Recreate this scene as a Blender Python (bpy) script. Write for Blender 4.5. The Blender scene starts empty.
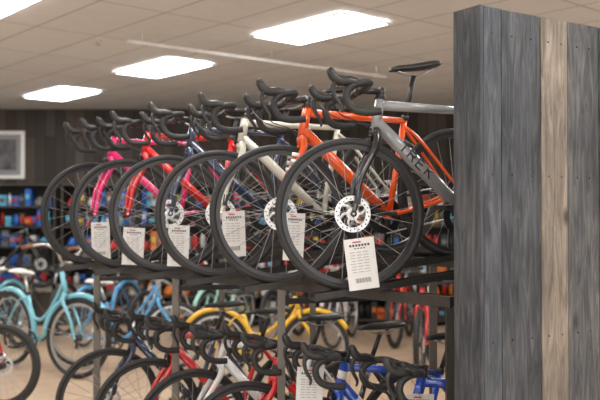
import bpy, math, random
from mathutils import Vector, Matrix
random.seed(7)
S = bpy.context.scene
R = math.radians
S.view_settings.view_transform = 'Standard'

# ---------------------------------------------------------------- materials
_m = {}
def mat(name, col, rough=0.5, metal=0.0, coat=0.0, var=0.08, scale=30.0, emis=None):
    if name in _m: return _m[name]
    m = bpy.data.materials.new(name); m.use_nodes = True
    nt = m.node_tree; b = nt.nodes['Principled BSDF']
    b.inputs['Roughness'].default_value = rough
    b.inputs['Metallic'].default_value = metal
    b.inputs['Coat Weight'].default_value = coat
    tc = nt.nodes.new('ShaderNodeTexCoord'); n = nt.nodes.new('ShaderNodeTexNoise')
    n.inputs['Scale'].default_value = scale
    nt.links.new(tc.outputs['Object'], n.inputs['Vector'])
    r = nt.nodes.new('ShaderNodeValToRGB')
    r.color_ramp.elements[0].position = .3; r.color_ramp.elements[1].position = .7
    r.color_ramp.elements[0].color = tuple(c*(1-var) for c in col)+(1,)
    r.color_ramp.elements[1].color = tuple(min(1, c*(1+var)) for c in col)+(1,)
    nt.links.new(n.outputs['Fac'], r.inputs['Fac'])
    nt.links.new(r.outputs['Color'], b.inputs['Base Color'])
    if emis:
        b.inputs['Emission Color'].default_value = tuple(emis[:3])+(1,)
        b.inputs['Emission Strength'].default_value = emis[3]
    _m[name] = m
    return m

def wood(name, c0, c1, c2, zscale=0.10, knots=True):
    if name in _m: return _m[name]
    m = bpy.data.materials.new(name); m.use_nodes = True
    nt = m.node_tree; L = nt.links.new; b = nt.nodes['Principled BSDF']
    b.inputs['Roughness'].default_value = .75
    tc = nt.nodes.new('ShaderNodeTexCoord'); mp = nt.nodes.new('ShaderNodeMapping')
    mp.inputs['Scale'].default_value = (1, 1, zscale)
    L(tc.outputs['Object'], mp.inputs['Vector'])
    n = nt.nodes.new('ShaderNodeTexNoise'); n.inputs['Scale'].default_value = 34; n.inputs['Detail'].default_value = 10
    n.inputs['Distortion'].default_value = 1.4; n.inputs['Roughness'].default_value = .62
    L(mp.outputs['Vector'], n.inputs['Vector'])
    r = nt.nodes.new('ShaderNodeValToRGB'); e = r.color_ramp.elements
    e[0].position = .34; e[0].color = c0+(1,); e[1].position = .66; e[1].color = c2+(1,)
    k = e.new(.5); k.color = c1+(1,)
    L(n.outputs['Fac'], r.inputs['Fac'])
    n2 = nt.nodes.new('ShaderNodeTexNoise'); n2.inputs['Scale'].default_value = 3.4; n2.inputs['Detail'].default_value=4
    mp2 = nt.nodes.new('ShaderNodeMapping'); mp2.inputs['Scale'].default_value=(1.6,1,.7)
    L(tc.outputs['Object'], mp2.inputs['Vector']); L(mp2.outputs['Vector'], n2.inputs['Vector'])
    mx = nt.nodes.new('ShaderNodeMix'); mx.data_type = 'RGBA'; mx.blend_type = 'MULTIPLY'
    mx.inputs[0].default_value = .8
    r2 = nt.nodes.new('ShaderNodeValToRGB'); r2.color_ramp.elements[0].position=.36; r2.color_ramp.elements[1].position=.62
    r2.color_ramp.elements[0].color = (.50,.52,.56,1); r2.color_ramp.elements[1].color = (1,.98,.95,1)
    L(n2.outputs['Fac'], r2.inputs['Fac'])
    L(r.outputs['Color'], mx.inputs[6]); L(r2.outputs['Color'], mx.inputs[7])
    out = mx.outputs[2]
    if knots:
        mp3 = nt.nodes.new('ShaderNodeMapping'); mp3.inputs['Scale'].default_value = (1,1,.55)
        L(tc.outputs['Object'], mp3.inputs['Vector'])
        v = nt.nodes.new('ShaderNodeTexVoronoi'); v.inputs['Scale'].default_value = 4.5
        L(mp3.outputs['Vector'], v.inputs['Vector'])
        r3 = nt.nodes.new('ShaderNodeValToRGB'); r3.color_ramp.elements[0].position=.04; r3.color_ramp.elements[1].position=.13
        r3.color_ramp.elements[0].color=(.12,.08,.06,1); r3.color_ramp.elements[1].color=(1,1,1,1)
        L(v.outputs['Distance'], r3.inputs['Fac'])
        m3 = nt.nodes.new('ShaderNodeMix'); m3.data_type='RGBA'; m3.blend_type='MULTIPLY'; m3.inputs[0].default_value=.85
        L(out, m3.inputs[6]); L(r3.outputs['Color'], m3.inputs[7]); out = m3.outputs[2]
    L(out, b.inputs['Base Color'])
    bp = nt.nodes.new('ShaderNodeBump'); bp.inputs['Strength'].default_value=.35; bp.inputs['Distance'].default_value=.004
    L(n.outputs['Fac'], bp.inputs['Height']); L(bp.outputs['Normal'], b.inputs['Normal'])
    _m[name] = m
    return m

def brick(name, c1, c2, mortar, w, h, msize, rot=0.0, rough=.6, offset=.5, plane='XY'):
    m = bpy.data.materials.new(name); m.use_nodes = True
    nt = m.node_tree; L = nt.links.new; b = nt.nodes['Principled BSDF']; b.inputs['Roughness'].default_value = rough
    tc = nt.nodes.new('ShaderNodeTexCoord'); mp = nt.nodes.new('ShaderNodeMapping')
    if plane == 'XY': mp.inputs['Rotation'].default_value = (0, 0, rot)
    L(tc.outputs['Object'], mp.inputs['Vector'])
    src = mp.outputs['Vector']
    if plane == 'ZX':
        sp = nt.nodes.new('ShaderNodeSeparateXYZ'); cb = nt.nodes.new('ShaderNodeCombineXYZ')
        L(tc.outputs['Object'], sp.inputs[0]); L(sp.outputs[2], cb.inputs[0]); L(sp.outputs[0], cb.inputs[1]); src = cb.outputs[0]
    t = nt.nodes.new('ShaderNodeTexBrick'); t.offset = offset
    t.inputs['Color1'].default_value = c1+(1,); t.inputs['Color2'].default_value = c2+(1,); t.inputs['Mortar'].default_value = mortar+(1,)
    t.inputs['Scale'].default_value = 1; t.inputs['Mortar Size'].default_value = msize
    t.inputs['Brick Width'].default_value = w; t.inputs['Row Height'].default_value = h
    t.inputs['Mortar Smooth'].default_value = .1
    L(src, t.inputs['Vector'])
    n = nt.nodes.new('ShaderNodeTexNoise'); n.inputs['Scale'].default_value = 6; n.inputs['Detail'].default_value=6
    L(src, n.inputs['Vector'])
    mx = nt.nodes.new('ShaderNodeMix'); mx.data_type='RGBA'; mx.blend_type='MULTIPLY'; mx.inputs[0].default_value=.12
    L(t.outputs['Color'], mx.inputs[6]); L(n.outputs['Fac'], mx.inputs[7]); L(mx.outputs[2], b.inputs['Base Color'])
    return m

RUB = mat('tyre_rubber', (.018,.018,.019), .6)
RIMB = mat('rim_black', (.03,.03,.032), .35)
RIMS = mat('rim_silver', (.55,.55,.55), .3, .8)
SPK = mat('spoke_steel', (.40,.40,.40), .35, .7)
ALU = mat('brushed_aluminium', (.62,.62,.62), .28, .9)
STL = mat('rotor_steel', (.74,.74,.74), .35, .4)
BLK = mat('black_plastic', (.018,.018,.019), .40)
TAPE = mat('bar_tape', (.020,.020,.021), .6, var=.3, scale=200)
BRN = mat('brown_leather', (.25,.11,.05), .55)
WHT = mat('white_vinyl', (.8,.8,.78), .45)
def paint(n, c): return mat('paint_'+n, c, .22, 0, .9, var=.04)
P = dict(grey=paint('grey',(.27,.28,.29)), orange=paint('orange',(.84,.10,.012)), cream=paint('cream',(.60,.60,.51)),
         navy=paint('navy',(.02,.035,.08)), red=paint('red',(.62,.014,.018)), pink=paint('pink',(.80,.025,.19)),
         blue=paint('blue',(.01,.07,.44)), black=paint('black',(.015,.015,.017)), white=paint('white',(.68,.68,.68)),
         aqua=paint('aqua',(.20,.55,.67)), sky=paint('sky',(.10,.36,.68)), yellow=paint('yellow',(.76,.46,.025)),
         mint=paint('mint',(.33,.66,.58)), silver=paint('silver',(.5,.5,.52)))

# ---------------------------------------------------------------- mesh builder
class MB:
    def __init__(s):
        s.v=[]; s.f=[]; s.fm=[]; s.sm=[]; s.mats=[]; s.M=Matrix.Identity(4)
    def mi(s, m):
        if m not in s.mats: s.mats.append(m)
        return s.mats.index(m)
    def add(s, vs, fs, m, smooth=True):
        o=len(s.v); k=s.mi(m)
        s.v += [tuple(s.M @ Vector(p)) for p in vs]
        for f in fs: s.f.append(tuple(o+i for i in f)); s.fm.append(k); s.sm.append(smooth)
    def tube(s, pts, r, m, n=8, closed=False, caps=True, sy=1.0):
        pts=[Vector(p) for p in pts]; N=len(pts)
        rs = r if isinstance(r,(list,tuple)) else [r]*N
        T=[]
        for i in range(N):
            if closed: t=pts[(i+1)%N]-pts[i-1]
            else: t=pts[min(i+1,N-1)]-pts[max(i-1,0)]
            T.append(t.normalized())
        up=Vector((0,1,0))
        if abs(T[0].dot(up))>.9: up=Vector((0,0,1))
        u=(up-T[0]*up.dot(T[0])).normalized(); vs=[]
        for i in range(N):
            u=(u-T[i]*u.dot(T[i])).normalized(); w=T[i].cross(u)
            for k in range(n):
                a=2*math.pi*k/n; vs.append(pts[i]+(u*math.cos(a)*sy+w*math.sin(a))*rs[i])
        fs=[]
        for i in range(N if closed else N-1):
            j=(i+1)%N
            for k in range(n):
                l=(k+1)%n; fs.append((i*n+k,i*n+l,j*n+l,j*n+k))
        if caps and not closed:
            fs.append(tuple(range(n-1,-1,-1))); fs.append(tuple((N-1)*n+k for k in range(n)))
        s.add(vs,fs,m)
    def ctube(s, pts, r, m, n=8, sub=5, **kw):
        P_,R_ = spline(pts, r, sub); s.tube(P_,R_,m,n,**kw)
    def torus(s, c, Rr, r, m, seg=56, n=8, a0=0, a1=360, sy=1.0):
        full = (a1-a0)>=360
        k = seg if full else seg+1
        pts=[(c[0]+Rr*math.cos(R(a0+(a1-a0)*i/seg)), c[1], c[2]+Rr*math.sin(R(a0+(a1-a0)*i/seg))) for i in range(k)]
        s.tube(pts,r,m,n,closed=full,sy=sy)
    def ring(s, c, r0, r1, th, m, seg=48):
        vs=[];fs=[]
        for i in range(seg):
            a=2*math.pi*i/seg
            for rr,y in ((r0,-th/2),(r1,-th/2),(r1,th/2),(r0,th/2)):
                vs.append((c[0]+rr*math.cos(a),c[1]+y,c[2]+rr*math.sin(a)))
        for i in range(seg):
            j=(i+1)%seg
            for k in range(4):
                l=(k+1)%4; fs.append((i*4+k,i*4+l,j*4+l,j*4+k))
        s.add(vs,fs,m,False)
    def cyl(s, a, b, r, m, n=12): s.tube([a,b],r,m,n)
    def box(s, c, sz, m, rot=None):
        vs=[]
        for dx in(-.5,.5):
            for dy in(-.5,.5):
                for dz in(-.5,.5):
                    p=Vector((dx*sz[0],dy*sz[1],dz*sz[2]))
                    if rot: p=rot@p
                    vs.append(p+Vector(c))
        s.add(vs,[(0,1,3,2),(4,6,7,5),(0,4,5,1),(2,3,7,6),(0,2,6,4),(1,5,7,3)],m,False)
    def beam(s, a, b, w, h, m):
        a=Vector(a);b=Vector(b);t=(b-a); L=t.length; t.normalize()
        up=Vector((0,0,1)) if abs(t.z)<.9 else Vector((1,0,0))
        y=up.cross(t).normalized(); z=t.cross(y)
        rot=Matrix((t,y,z)).transposed()
        s.box((a+b)/2,(L,w,h),m,rot)
    def loft(s, rings, m):
        n=len(rings[0]); vs=[p for r in rings for p in r]; fs=[]
        for i in range(len(rings)-1):
            for k in range(n):
                l=(k+1)%n; fs.append((i*n+k,i*n+l,(i+1)*n+l,(i+1)*n+k))
        fs.append(tuple(range(n-1,-1,-1))); fs.append(tuple((len(rings)-1)*n+k for k in range(n)))
        s.add(vs,fs,m)
    def make(s, name, mw=None):
        me=bpy.data.meshes.new(name); me.from_pydata(s.v,[],s.f)
        for m in s.mats: me.materials.append(m)
        me.polygons.foreach_set('material_index',s.fm); me.polygons.foreach_set('use_smooth',s.sm)
        me.validate(); me.update()
        o=bpy.data.objects.new(name,me); S.collection.objects.link(o)
        if mw is not None: o.matrix_world=mw
        return o

def spline(pts, r, sub=5):
    pts=[Vector(p) for p in pts]; N=len(pts)
    rs = list(r) if isinstance(r,(list,tuple)) else [r]*N
    P_=[];R_=[]
    for i in range(N-1):
        p0=pts[max(i-1,0)];p1=pts[i];p2=pts[i+1];p3=pts[min(i+2,N-1)]
        for k in range(sub):
            t=k/sub
            P_.append(.5*((2*p1)+(p2-p0)*t+(2*p0-5*p1+4*p2-p3)*t*t+(3*p1-p0-3*p2+p3)*t**3))
            R_.append(rs[i]*(1-t)+rs[i+1]*t)
    P_.append(pts[-1]);R_.append(rs[-1])
    return P_,R_

# ---------------------------------------------------------------- bicycle
def wheel(b, cx, cz, tr, rim, disc, rear=False, rad=.345, nsp=24):
    b.torus((cx,0,cz), rad-tr, tr, RUB, 64, 8)
    b.ring((cx,0,cz), rad-2*tr-.015, rad-2*tr+.006, .022, rim, 56)
    rr=rad-2*tr-.012
    for k in range(nsp):
        a=2*math.pi*k/nsp; side=1 if k%2 else -1; off=(.9 if (k//2)%2 else -.9)
        b.tube([(cx+.024*math.cos(a+off),side*.027,cz+.024*math.sin(a+off)),(cx+rr*math.cos(a),0,cz+rr*math.sin(a))],.0015,SPK,3,caps=False)
    b.tube([(cx,-.05,cz),(cx,-.034,cz),(cx,-.026,cz),(cx,-.02,cz),(cx,.02,cz),(cx,.026,cz),(cx,.034,cz),(cx,.05,cz)],
           [.010,.012,.030,.016,.016,.030,.012,.010],BLK,12)
    b.tube([(cx,-.062,cz),(cx,.062,cz)],.007,ALU,8)
    if disc:
        b.ring((cx,-.036,cz), .060,.082,.003,STL,40)
        for k in range(6):
            a=k*math.pi/3
            b.tube([(cx+.018*math.cos(a-.5),-.036,cz+.018*math.sin(a-.5)),(cx+.042*math.cos(a-.1),-.036,cz+.042*math.sin(a-.1)),(cx+.064*math.cos(a+.25),-.036,cz+.064*math.sin(a+.25))],.0065,STL,4,sy=.3)
        b.ring((cx,-.037,cz), .010,.028,.006,STL,20)
        for k in range(24):
            a=k*math.pi/12
            b.box((cx+(.067+.007*(k%2))*math.cos(a),-.0378,cz+(.067+.007*(k%2))*math.sin(a)),(.006,.001,.006),BLK)

def saddle(b, x, z, m, wide=1.0):
    rings=[]
    for (dx,w,h,dz) in ((-.155,.006,.006,-.008),(-.145,.016,.014,-.004),(-.10,.021,.02,0),(-.04,.027,.022,0),(.02,.045,.024,.002),(.07,.066*wide,.026,.006),(.11,.072*wide,.024,.01),(.128,.055*wide,.016,.010),(.134,.03*wide,.006,.008)):
        ring=[]
        for k in range(14):
            a=2*math.pi*k/14; ring.append((x+dx,w*math.cos(a),z+dz+h*math.sin(a)*(1 if math.sin(a)>0 else .75)))
        rings.append(ring)
    b.loft(rings,m)
    for y in(-.022,.022):
        b.ctube([(x-.11,y*.5,z-.012),(x-.05,y,z-.035),(x+.03,y,z-.037),(x+.09,y*1.2,z-.012)],.0035,ALU,6,4)

def bicycle(name, mw, frame, fork=None, rim=RIMB, disc=True, style='road', bars='drop', tape=TAPE, sad=BLK,
            tr=.0180, steer=0, fender=None, accent=None, letters=False, dt=.023, sadh=1.0, stripes=False, scale=1.0, hl=.145):
    b=MB(); fork=fork or frame
    ax0=Vector((.043,0,.327)); ad=Vector((.292,0,.956))
    cr=ax0+ad*(.390+ (tr-.0180)*2)
    hb=cr+ad*.012; ht=hb+ad*hl
    wheel(b,0,.345,tr,rim,disc)
    fw=.042+tr*.4
    for y in(-1,1):
        b.ctube([cr+Vector((.004,y*.028,.0)),cr+Vector((-.012,y*(fw),-.06)),Vector((.055,y*fw,.50)),Vector((.022,y*.050,.40)),Vector((0,y*.050,.345))],[.020,.018,.015,.012,.010],fork,10,5,sy=.75)
        b.cyl((0,y*.060,.345),(0,y*.042,.345),.014,fork,10)
    b.cyl(cr+Vector((.0,-.034,0)),cr+Vector((0,.034,0)),.021,fork,10)
    b.cyl(cr-ad*.012,cr+ad*.014,.024,fork,12)
    if stripes:
        for k in range(3):
            for y in(-1,1):
                p=Vector((.110-.010*k,y*(fw+.001),.632-.032*k)); b.tube([p,p-ad*.016],.0200,WHT,10,sy=.9)
    if disc:
        b.box((.030,-.048,.415),(.026,.022,.06),BLK,Matrix.Rotation(R(15),3,'Y'))
    else:
        b.tube([cr+Vector((-.03,0,.0)),cr+Vector((-.035,0,-.02))],.02,BLK,8)
        for y in(-1,1): b.tube([cr+Vector((-.035,y*.01,.01)),cr+Vector((-.04,y*.035,-.03)),cr+Vector((-.03,y*.02,-.06))],.007,BLK,6)
    st=ht+ad*.030
    b.cyl(ht,st+ad*.02,.017,BLK,12); b.cyl(ht+ad*.0,ht+ad*.02,.021,BLK,12)
    if bars=='drop':
        cl=st+Vector((-.10,0,.018)); cx,cz=cl.x,cl.z
        b.cyl(st+ad*.002,cl,.015,BLK,10); b.cyl(cl+Vector((0,-.025,0)),cl+Vector((0,.025,0)),.021,BLK,12)
        b.cyl((cx,-.07,cz),(cx,.07,cz),.0155,BLK,10)
        for y in(-1,1):
            b.ctube([(cx,y*.06,cz),(cx,y*.15,cz),(cx-.005,y*.190,cz),(cx-.035,y*.207,cz+.0),(cx-.075,y*.21,cz-.005),(cx-.112,y*.212,cz-.03),(cx-.120,y*.214,cz-.07),(cx-.095,y*.218,cz-.112),(cx-.045,y*.222,cz-.130),(cx+.02,y*.225,cz-.132)],.0170,tape,10,4)
            b.ctube([(cx-.065,y*.21,cz+.002),(cx-.10,y*.209,cz+.012),(cx-.135,y*.208,cz+.016),(cx-.160,y*.206,cz+.034),(cx-.172,y*.205,cz+.062),(cx-.170,y*.205,cz+.078)],[.018,.023,.022,.021,.019,.009],BLK,10,4)
            b.ctube([(cx-.150,y*.208,cz+.022),(cx-.172,y*.211,cz-.005),(cx-.168,y*.214,cz-.05),(cx-.145,y*.218,cz-.095),(cx-.15,y*.22,cz-.12)],[.011,.011,.009,.008,.005],BLK,8,4)
            b.ctube([(cx-.14,y*.195,cz+.0),(cx-.16,y*.13,cz-.03),(cx-.12,y*.05,cz-.10),(cx-.01,y*.02,cz-.15),cr+Vector((-.02,y*.03,.03))],.0028,BLK,5,6)
    elif bars=='flat':
        cl=st+Vector((-.07,0,.015)); b.cyl(st,cl,.016,BLK,10)
        b.ctube([(cl.x+.03,-.31,cl.z+.02),(cl.x,-.1,cl.z),(cl.x,.1,cl.z),(cl.x+.03,.31,cl.z+.02)],.013,BLK,8,4)
        for y in(-1,1):
            b.cyl((cl.x+.018,y*.20,cl.z+.012),(cl.x+.03,y*.315,cl.z+.02),.018,tape,10)
            b.tube([(cl.x+.01,y*.18,cl.z),(cl.x-.04,y*.21,cl.z-.02),(cl.x-.03,y*.29,cl.z-.02)],.006,BLK,6)
            b.ctube([(cl.x-.02,y*.18,cl.z),(cl.x-.07,y*.1,cl.z-.02),(cl.x-.02,y*.03,cl.z-.12),cr+Vector((-.02,0,.05))],.0028,BLK,5,5)
    else:
        cl=st+Vector((-.05,0,.05)); b.ctube([st,st+Vector((-.01,0,.04)),cl],.014,ALU,10,4)
        for y in(-1,1):
            b.ctube([(cl.x,0,cl.z),(cl.x-.01,y*.07,cl.z+.01),(cl.x-.02,y*.15,cl.z+.10),(cl.x+.02,y*.25,cl.z+.15),(cl.x+.10,y*.29,cl.z+.14),(cl.x+.22,y*.30,cl.z+.12)],.012,ALU,8,5)
            b.cyl((cl.x+.11,y*.291,cl.z+.138),(cl.x+.235,y*.301,cl.z+.118),.017,tape,10)
            b.ctube([(cl.x+.06,y*.26,cl.z+.13),(cl.x-.06,y*.15,cl.z+.08),(cl.x-.06,y*.04,cl.z-.04),(cl.x+.0,0,cl.z-.15)],.003,BLK,5,5)
    if fender:
        b.torus((0,0,.345),.370,.026,fender,24,8,5,150,sy=1.0)
        for y in(-1,1): b.tube([(0,y*.05,.34),(.36*math.cos(R(12)),y*.028,.34+.36*math.sin(R(12)))],.003,ALU,5)
    if steer:
        rot=Matrix.Translation(ax0)@Matrix.Rotation(R(steer),4,ad.normalized())@Matrix.Translation(-ax0)
        b.v=[tuple(rot@Vector(p)) for p in b.v]
    wheel(b,1.0,.345,tr,rim,disc,True)
    b.cyl(hb,ht,.024,frame,14)
    b.cyl(hb-ad*.004,hb+ad*.006,.026,BLK,14); b.cyl(ht-ad*.004,ht+ad*.004,.026,BLK,14)
    BB=Vector((.595,0,.272)); sd=Vector((.292,0,.956)); sL=.52 if style=='road' else .44
    STp=BB+sd*sL; SD=Vector((.595+.292*.73*sadh,0,.272+.956*.70*sadh+.02))
    a=hb+ad*.035
    if style=='step':
        b.ctube([hb+ad*.03,Vector((.33,0,.50)),Vector((.47,0,.34)),BB],[.021]*4,frame,12,6)
        b.ctube([hb+ad*.11,Vector((.36,0,.60)),Vector((.52,0,.47)),BB+sd*.22],[.016]*4,frame,12,6)
    else:
        b.tube([a,a+(BB-a)*.5,BB],[dt,dt*1.12,dt],frame,14)
        b.tube([ht-ad*.03,STp-sd*.02],[dt*.82,dt*.62],frame,12)
    b.tube([BB,STp],.0165 if style=='road' else .017,frame,12)
    b.cyl(STp-sd*.02,STp+sd*.008,.020,BLK,12)
    b.cyl(STp,SD-Vector((0,0,.035)),.0135,BLK if style=='road' else ALU,10)
    saddle(b,SD.x+.012,SD.z+.0,sad,1.0 if style=='road' else 1.35)
    b.cyl(BB+Vector((0,-.038,0)),BB+Vector((0,.038,0)),.023,frame,14)
    for y in(-1,1):
        b.ctube([BB+Vector((.01,y*.02,0)),Vector((.70,y*.030,.285)),Vector((.86,y*.055,.31)),Vector((1.0,y*.062,.345))],[.012,.011,.010,.009],frame,8,4)
        b.ctube([STp-sd*.05+Vector((0,y*.012,0)),Vector((.82,y*.038,.62)),Vector((1.0,y*.062,.345))],[.009,.009,.008],frame,8,4)
        b.cyl((1.0,y*.054,.345),(1.0,y*.070,.345),.013,frame,10)
    if fender:
        b.torus((1.0,0,.345),.370,.028,fender,28,8,20,190)
        for y in(-1,1): b.tube([(1,y*.06,.34),(1+.36*math.cos(R(35)),y*.028,.34+.36*math.sin(R(35)))],.003,ALU,5)
    if disc: b.box((.955,-.05,.40),(.05,.022,.03),BLK,Matrix.Rotation(R(-50),3,'Y'))
    b.ring((BB.x,.050,BB.z),.062,.098 if style=='road' else .085,.004,BLK,40)
    for k in range(5):
        an=2*math.pi*k/5; b.tube([(BB.x,.052,BB.z),(BB.x+.07*math.cos(an),.052,BB.z+.07*math.sin(an))],.008,BLK,5)
    ca=Vector((math.cos(R(-20)),0,math.sin(R(-20))))*.17
    for s_ in(-1,1):
        p0=BB+Vector((0,s_*.062,0)); p1=p0+ca*s_
        b.tube([p0,p1],[.014,.010],BLK,8,sy=.7); b.cyl(p0-Vector((0,s_*.02,0)),p0+Vector((0,s_*.008,0)),.018,BLK,10)
        b.box(p1+Vector((0,s_*.055,0)),(.085,.09,.018),BLK); b.cyl(p1,p1+Vector((0,s_*.05,0)),.006,ALU,6)
    for k in range(7): b.ring((1.0,.024+.004*k,.345),.02,.05-.0045*k,.002,ALU,20)
    b.tube([(BB.x,.05,BB.z+.096),(1.0,.036,.34+.045)],.0045,SPK,4)
    b.tube([(BB.x,.05,BB.z-.096),(1.02,.04,.215)],.0045,SPK,4)
    b.ctube([(1.0,.058,.33),(1.015,.06,.29),(1.02,.05,.255),(1.02,.045,.215)],[.010,.012,.009,.008],BLK,8,3)
    b.ring((1.02,.04,.21),.004,.020,.006,BLK,12)
    if accent:
        d_=(BB-a)
        b.tube([a+d_*.18,a+d_*.42],dt*1.13,accent,14,caps=False)
        b.tube([ht-ad*.09,ht-ad*.05],.0246,accent,14)
    if letters:
        d_=(BB-a).normalized(); up=Vector((-d_.z,0,d_.x)); up = up if up.z>0 else -up
        def stroke(x0,y0,x1,y1,o,w=.0062):
            h=.042; sx=.040
            def Q(x,y):
                yy=(y-.5)*h; rr=dt*1.14
                return a+d_*(o+x*sx)+up*yy+Vector((0,-math.sqrt(max(rr*rr-yy*yy,0))-.0004,0))
            p=Q(x0,y0); q=Q(x1,y1); mid=Q((x0+x1)/2,(y0+y1)/2)
            b.tube([p,mid,q],w*.62,letters,4,sy=1.0)
        G={'T':[(0,1,1,1),(.5,1,.5,0)],'R':[(0,0,0,1),(0,1,.8,1),(.8,1,.8,.5),(.8,.5,0,.5),(.4,.5,.9,0)],
           'E':[(0,0,0,1),(0,1,.85,1),(0,.5,.7,.5),(0,0,.85,0)],'K':[(0,0,0,1),(0,.5,.85,1),(.2,.55,.9,0)]}
        o=.15
        for ch in 'TREK':
            for s4 in G[ch]: stroke(*s4,o)
            o+=.058
    if scale!=1.0: mw = mw @ Matrix.Scale(scale,4)
    return b.make(name,mw)

def place(x,y,z,yaw,tilt=0):
    return Matrix.Translation((x,y,z))@Matrix.Rotation(R(yaw),4,'Z')@Matrix.Rotation(R(-tilt),4,'Y')

# ---------------------------------------------------------------- layout of main rack
TH=21; TILT=6.5; ZU=1.25
def pos(i,dx=0,t=0):
    return Vector((.23-.33*i+dx+t*math.cos(R(TH)), 3.73+.37*i+t*math.sin(R(TH)),0))
tb=Matrix.Rotation(R(-TILT),4,'Y')
up_specs=[
 dict(frame=P['grey'],fork=P['black'],dt=.029,letters=BLK,steer=-11,sadh=1.04),
 dict(frame=P['orange'],dt=.026,stripes=True,steer=-9,sadh=1.09,hl=.155),
 dict(frame=P['cream'],dt=.024,steer=-6),
 dict(frame=P['navy'],dt=.026,steer=-4,rim=RIMB,sadh=.97),
 dict(frame=P['red'],dt=.024,steer=4,disc=False,sadh=.95),
 dict(frame=P['pink'],dt=.023,steer=9,rim=RIMB,disc=False,sadh=.93)]
for i,sp in enumerate(up_specs):
    p=pos(i)
    M=Matrix.Translation((p.x+(.03 if i==5 else 0),p.y,ZU+.345))@Matrix.Rotation(R(TH),4,'Z')@tb@Matrix.Translation((0,0,-.345))
    bicycle('road_bicycle',M,**sp)
DX=.14
lo_specs=[dict(frame=P['blue'],dt=.028,steer=-4),dict(frame=P['blue'],fork=P['blue'],dt=.026,steer=-8,disc=False,accent=WHT),
 dict(frame=P['black'],steer=-3,accent=P['red'],fork=P['red']),dict(frame=P['white'],steer=2,dt=.026,disc=False),
 dict(frame=P['red'],steer=4,dt=.026,disc=False),dict(frame=P['navy'],steer=3,dt=.026)]
for i,sp in enumerate(lo_specs):
    p=pos(i,DX); bicycle('road_bicycle',place(p.x,p.y,.012,TH),sadh=.97,**sp)

# rack
RK=mat('rack_steel',(.046,.042,.039),.45,.4); RK2=mat('rack_post_steel',(.15,.135,.115),.45,.3)
rk=MB()
for i in range(6):
    p=pos(i)
    rk.M=Matrix.Translation((p.x+(.03 if i==5 else 0),p.y,ZU+.345))@Matrix.Rotation(R(TH),4,'Z')@tb@Matrix.Translation((0,0,-.345))
    rk.box((.52,0,-.006),(1.50,.075,.008),RK)
    for y in(-1,1): rk.box((.52,y*.038,.006),(1.50,.006,.030),RK)
rk.M=Matrix.Identity(4)
def rz(t): return ZU+t*math.sin(R(TILT))-.016
for t in (.18,1.08):
    a=pos(-.75 if t<.5 else -.52,0,t);c=pos(5.6,0,t); z=rz(t)-.03
    rk.beam((a.x,a.y,z),(c.x,c.y,z),.045,.045,RK)
for i in (-.72,1.5,3.5,5.5):
    for t in(.18,1.08):
        ii=-.5 if (i<0 and t>.5) else i
        a=pos(ii,0,t); z=rz(t)-.05
        rk.beam((a.x,a.y,0),(a.x,a.y,z),.04,.04,RK if i<0 else RK2); rk.box((a.x,a.y,.004),(.09,.09,.008),RK)
    a=pos(i,0,.18);c=pos(-.5 if i<0 else i,0,1.08)
    rk.beam((a.x,a.y,1.14),(c.x,c.y,1.14),.03,.03,RK); rk.beam((a.x,a.y,.06),(c.x,c.y,.06),.03,.03,RK)
for i in range(6):
    p=pos(i,DX); rk.M=place(p.x,p.y,0,TH)
    rk.box((.5,0,.004),(1.4,.08,.008),RK)
    for y in(-1,1): rk.box((.5,y*.04,.014),(1.4,.005,.028),RK)
rk.M=Matrix.Identity(4)
rk.make('double_deck_bike_rack')

# price tags
PAPER=mat('tag_paper',(.68,.675,.665),.7,var=.02); INK=mat('tag_ink',(.07,.07,.07),.7); INKR=mat('tag_red_ink',(.40,.09,.07),.7); INKG=mat('tag_grey_ink',(.28,.28,.28),.7)
def tag(i,t,z,w,h,roll,lat=-.085,dx=0,yaw=None,top=None):
    b=MB(); p=pos(i,dx,t); base=p+Vector((math.sin(R(TH))*-lat,math.cos(R(TH))*lat,0))
    b.box((0,0,-h/2),(w,.0016,h),PAPER)
    b.box((-w*.08,-.0012,-h*.07),(w*.28,.0008,h*.03),INKR)
    for k in range(7): b.box((-w*.30+k*w*.10,-.0012,-h*.135),(w*.07,.0008,h*.045),INK)
    for k in range(4): b.box((-w*.15+k*w*.10,-.0012,-h*.195),(w*.06,.0008,h*.022),INK)
    for k in range(8):
        for q in range(3): b.box((-w*.27+q*w*.22+w*.02*(k%2),-.0012,-h*(.27+.055*k)),(w*(.18-.03*((k+q)%2)),.0008,h*.012),INKG)
    for k in range(16): b.box((-w*.25+k*w*.033,-.0012,-h*.82),(w*(.010+.010*((k*7)%3)/2),.0008,h*.09),INK)
    b.ring((0,-.001,-.008),.003,.006,.001,ALU,10)
    M=Matrix.Translation((base.x,base.y,z))@Matrix.Rotation(R(8 if yaw is None else yaw),4,'Z')@Matrix.Rotation(R(roll),4,'Y')
    hubp=M.inverted()@Vector((p.x-t*math.cos(R(TH)) if top is None else top[0],(p.y-t*math.sin(R(TH))-.05) if top is None else top[1],(ZU+.345) if top is None else top[2]))
    b.ctube([(0,-.0006,-.008),tuple(hubp*.5+Vector((.004,-.01,-.004))),tuple(hubp)],.0012,INK,5,4)
    b.make('price_tag',M)
tag(0,-.005,1.49,.135,.225,-7)
tag(1,.05,1.60,.10,.23,3)
tag(2,.05,1.61,.12,.24,-2)
tag(3,.04,1.53,.12,.235,2)
tag(4,.04,1.51,.13,.23,3)
tag(5,.07,1.54,.12,.25,-2)
for i,t,z in ((0,.14,.80),(1,-.02,.86)):
    p=pos(i,DX,.05); tag(i,t,z,.13,.22,3,dx=DX,top=(p.x+.05,p.y-.03,.90))

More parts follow.
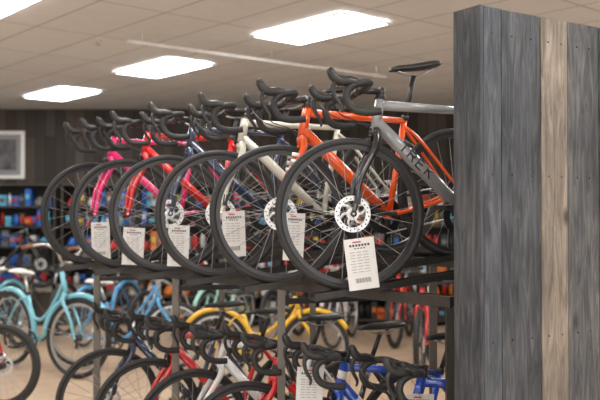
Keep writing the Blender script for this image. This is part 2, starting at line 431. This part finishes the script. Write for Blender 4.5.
# ---------------------------------------------------------------- plank partition
b=MB()
W=[wood('plank_slate',(.036,.042,.052),(.075,.085,.100),(.14,.152,.168)),wood('plank_charcoal',(.027,.032,.038),(.058,.064,.074),(.108,.115,.126)),
   wood('plank_tan',(.125,.105,.085),(.225,.19,.155),(.33,.29,.24)),wood('plank_ash',(.045,.047,.050),(.090,.093,.098),(.165,.164,.162))]
HT=2.40; off=0
for k,(w,m) in enumerate(((.10,0),(.225,1),(.165,2),(.205,3),(.19,0),(.15,1),(.2,2),(.2,3))):
    b.box((off+w/2,.010+.003*(k%2),HT/2),(w-.007,.02,HT-.002*(k%3)),W[m])
    b.box((off+w/2,.132,HT/2),(w-.006,.02,HT),W[(m+1)%4]); off+=w
b.box((off/2,.071,HT/2),(off-.04,.1,HT-.02),P['black'])
b.box((-.0095,.071,HT/2),(.018,.145,HT+.002),W[1])
for z in (.4,1.1,1.75,2.3):
    for x in (.05,.16,.27,.37,.45,.55,.63): b.cyl((x,.002,z),(x,-.002,z),.004,BLK,6)
b.make('wood_plank_partition',Matrix.Translation((.705,3.2,0))@Matrix.Rotation(R(33),4,'Z'))

# ---------------------------------------------------------------- room
X0,X1,Y0,Y1,H=-8,8,-4,13.6,3.3
CEIL=brick('ceiling_tile',(.80,.82,.84),(.77,.79,.81),(.52,.53,.54),1.22,.61,.012,rot=R(-131),rough=.9,offset=0)
FLO=brick('wood_floor',(.64,.48,.345),(.56,.41,.285),(.34,.24,.16),1.4,.14,.003,rot=R(-41),rough=.35)
PLW=brick('stained_plank_wall',(.034,.028,.024),(.085,.068,.056),(.010,.010,.010),2.4,.16,.005,rough=.8,plane='ZX')
WALL=mat('painted_wall',(.74,.73,.71),.8,var=.03,scale=4)
def slab(name,c,sz,m):
    b=MB(); b.box((0,0,0),sz,m); return b.make(name,Matrix.Translation(c))
slab('floor',(0,(Y0+Y1)/2,-.05),(X1-X0,Y1-Y0,.1),FLO)
slab('ceiling',(0,(Y0+Y1)/2,H+.05),(X1-X0,Y1-Y0,.1),CEIL)
slab('wall_back',(0,Y1+.05,H/2),(X1-X0,.1,H),PLW)
slab('wall_left',(X0-.05,(Y0+Y1)/2,H/2),(.1,Y1-Y0,H),WALL)
slab('wall_right',(X1+.05,(Y0+Y1)/2,H/2),(.1,Y1-Y0,H),WALL)
slab('baseboard_back',(0,Y1-.01,.06),(X1-X0,.02,.12),P['black'])
b=MB(); b.box((0,0,.15),(16,.12,.3),WALL); b.box((0,0,3.05),(16,.12,.5),WALL)  # unseen front wall, window openings added so world light brightens ceiling and bikes
for k in range(9): b.box((-8+2*k,0,1.55),(.09,.12,2.5),P['silver'])
b.make('wall_front_light_openings',Matrix.Translation((0,Y0-.06,0)))

LAMP=mat('lamp_diffuser',(.9,.9,.9),.5,emis=(1,.975,.94,17)); FRM=mat('lamp_frame',(.75,.74,.73),.5)
ctr=[(.17,7.62),(-1.60,9.68),(-3.38,11.8),(1.99,5.5),(3.8,3.4),(5.6,1.3),
     (-2.45,6.55),(-.5,4.45),(1.3,2.4),(3.1,.3),(-4.25,8.65),(-6.05,10.7),
     (-4.6,4.6),(-2.6,2.6),(-.8,.5),(1.0,-1.6),(-4.9,.6),(-3.0,-1.6),(4.5,9.2),(6.0,6.2),(6.3,11.5)]  # far-right panels at the end are unseen, added to light the background
for (x,y) in ctr:
    b=MB(); b.box((0,0,-.004),(1.20,.58,.01),LAMP)
    for s_ in(-1,1):
        b.box((0,s_*.303,-.006),(1.24,.026,.016),FRM); b.box((s_*.61,0,-.006),(.026,.58,.016),FRM)
    b.make('ceiling_light_panel',Matrix.Translation((x,y,H-.014))@Matrix.Rotation(R(-49),4,'Z'))
b=MB(); b.box((0,0,0),(3.3,.03,.03),FRM)
for x in(-1.5,0,1.5): b.cyl((x,0,.01),(x,0,.11),.006,FRM,6)
b.make('lighting_track',Matrix.Translation((-.3,8.7,H-.11))@Matrix.Rotation(R(38),4,'Z'))
b=MB(); b.cyl((0,0,0),(0,0,-.05),.012,ALU,8); b.tube([(0,0,-.012),(0,0,-.0)],[.04,.045],FRM,14)
b.tube([(0,0,-.05),(0,0,-.056)],.028,ALU,12)
b.make('fire_sprinkler',Matrix.Translation((-1.98,8.15,H)))

# framed picture
b=MB(); b.box((0,0,0),(.62,.03,.78),WHT); b.box((0,-.016,0),(.50,.006,.66),mat('picture_mat',(.28,.28,.29),.7))
b.box((0,-.020,.0),(.36,.004,.50),mat('print_dark',(.10,.10,.11),.6,var=.7,scale=5)); b.make('framed_picture',Matrix.Translation((-4.80,Y1-.02,2.55)))

# ---------------------------------------------------------------- shelves
PC=[mat('product_'+n,c,.5,var=.25,scale=14) for n,c in dict(blue=(.015,.11,.45),cyan=(.08,.38,.58),black=(.02,.02,.02),grey=(.14,.14,.14),white=(.6,.6,.6),red=(.45,.02,.02),orange=(.6,.16,.02),brown=(.13,.07,.035),yellow=(.6,.42,.05)).items()]
SH=mat('shelf_board',(.04,.034,.03),.6); PEG=mat('pegboard',(.035,.031,.028),.8)
def shelf(x,y,yaw,w=1.6,h=2.05,pal=None):
    b=MB(); pal=pal or PC
    b.box((0,.19,h/2),(w,.02,h),PEG)
    for s_ in(-1,1): b.box((s_*w/2,0,h/2),(.03,.4,h),SH)
    nz=[.08,.42,.74,1.06,1.38,1.70]
    if h<1.9: nz=nz[:4]
    for z in nz: b.box((0,0,z),(w,.38,.03),SH)
    b.box((0,0,h),(w+.03,.4,.03),SH)
    for z in nz:
        u=-w/2+.04
        while u<w/2-.1:
            ww=random.uniform(.06,.13); hh=random.uniform(.14,.27); m=random.choice(pal)
            q=random.random()
            if u+ww>w/2-.03: break
            if q<.6:
                b.box((u+ww/2,-.06,z+.015+hh/2),(ww,random.uniform(.1,.2),hh),m); b.box((u+ww/2,-.165,z+.015+hh*.55),(ww*.7,.01,hh*.3),random.choice(PC))
            elif q<.85:
                b.tube([(u+ww/2,-.08,z+.015),(u+ww/2,-.08,z+.015+hh*.7),(u+ww/2,-.08,z+.015+hh*.82),(u+ww/2,-.08,z+.015+hh)],[ww*.42,ww*.42,ww*.2,ww*.2],m,10)
            else:
                ww=.2
                if u+ww>w/2-.06: break
                rg=[]
                for k in range(6):
                    t=k/5; rr=math.cos(t*1.45)
                    rg.append([(u+ww/2+.09*rr*math.cos(a*math.pi/6),-.05+.12*rr*math.sin(a*math.pi/6),z+.02+.14*math.sin(t*1.45)) for a in range(12)])
                b.loft(rg,m)
            u+=ww+random.uniform(.004,.025)
    b.make('display_shelf',Matrix.Translation((x,y,0))@Matrix.Rotation(R(yaw),4,'Z'))
for k in range(9):
    pal=None
    if k in (0,1,2): pal=[PC[0],PC[1],PC[2],PC[4],PC[0],PC[7],PC[5],PC[3],PC[0]]
    shelf(-6.4+1.72*k,Y1-.24,0,1.6,2.05,pal)
for (x,y,yw) in ((-2.0,12.0,-4),(-.2,12.0,4),(1.6,12.0,-3)):
    shelf(x,y,yw,1.6,1.42,[PC[2],PC[3],PC[4],PC[6],PC[2],PC[5]])

# sales counter
b=MB(); CG=mat('counter_grey',(.20,.20,.20),.5); CT=mat('counter_top',(.40,.38,.35),.35)
b.box((0,0,.5),(2.0,.6,1.0),CG); b.box((0,0,1.02),(2.1,.7,.04),CT); b.box((0,-.01,.05),(1.96,.6,.1),P['black'])
for x in(-.66,0,.66): b.box((x,-.31,.55),(.6,.02,.8),SH); b.cyl((x-.08,-.335,.85),(x+.08,-.335,.85),.008,ALU,6)
b.box((.5,.05,1.19),(.42,.03,.28),BLK); b.cyl((.5,.07,1.04),(.5,.07,1.15),.02,BLK,8); b.box((.5,.07,1.045),(.22,.16,.012),BLK)
b.make('sales_counter',Matrix.Translation((3.3,9.9,0))@Matrix.Rotation(R(-8),4,'Z'))

# ---------------------------------------------------------------- other bikes on the floor
def city(x,y,yaw,col,z=0,**k):
    d=dict(style='step',bars='cruiser',disc=False,rim=RIMS,tr=.024,sadh=.88,tape=BLK); d.update(k)
    bicycle('city_bicycle',place(x,y,z,yaw),frame=P[col],**d)
def mtb(x,y,yaw,col,z=0,**k):
    d=dict(style='mtb',bars='flat',disc=True,tr=.028,sadh=.92,tape=BLK); d.update(k)
    bicycle('mountain_bicycle',place(x,y,z,yaw),frame=P[col],**d)
city(-2.16,8.1,142,'aqua',steer=14,fender=P['aqua'],tape=BRN,scale=1.12,hl=.20,sad=WHT)
mtb(-2.45,6.85,160,'red',fork=P['red'],steer=10)
city(-1.30,8.6,174,'sky',sad=WHT,steer=10,tape=BRN)
city(.14,7.9,173,'yellow',steer=6,fender=P['yellow'],scale=.95)
cols=[('c','aqua'),('m','black'),('c','sky'),('m','white'),('c','mint'),('m','black'),('c','white'),('m','red')]
for k,(t,c) in enumerate(cols):
    x=-4.05+.74*k; y=9.85+.06*(k%3)
    if t=='c': city(x,y,72+random.uniform(-4,4),c,fender=P[c],steer=random.uniform(-8,8),sad=WHT if k%4==0 else BLK)
    else: mtb(x,y,72+random.uniform(-4,4),c,steer=random.uniform(-8,8))
mtb(1.15,8.0,75,'red')
b=MB(); b.box((0,0,.25),(4.2,1.0,.46),PEG); b.box((0,0,.49),(4.26,1.06,.03),W[2]); b.box((0,0,.02),(4.1,.9,.04),P['black'])
b.make('display_platform',Matrix.Translation((-5.3,12.35,0)))
mtb(-3.80,12.2,180,'black',z=.506,sadh=.95)
mtb(-5.60,12.25,180,'sky',z=.506,sadh=.95)

# ---------------------------------------------------------------- world + camera
w=bpy.data.worlds.new('World'); S.world=w; w.use_nodes=True
w.node_tree.nodes['Background'].inputs[0].default_value=(.97,.985,1,1); w.node_tree.nodes['Background'].inputs[1].default_value=2.8
cd=bpy.data.cameras.new('camera'); cam=bpy.data.objects.new('camera',cd); S.collection.objects.link(cam)
cd.lens=50; cd.sensor_width=36; cam.location=(0,0,1.6); cam.rotation_euler=(R(90.9),0,0)
cd.dof.use_dof=True; cd.dof.focus_distance=3.75; cd.dof.aperture_fstop=2.4
S.camera=cam
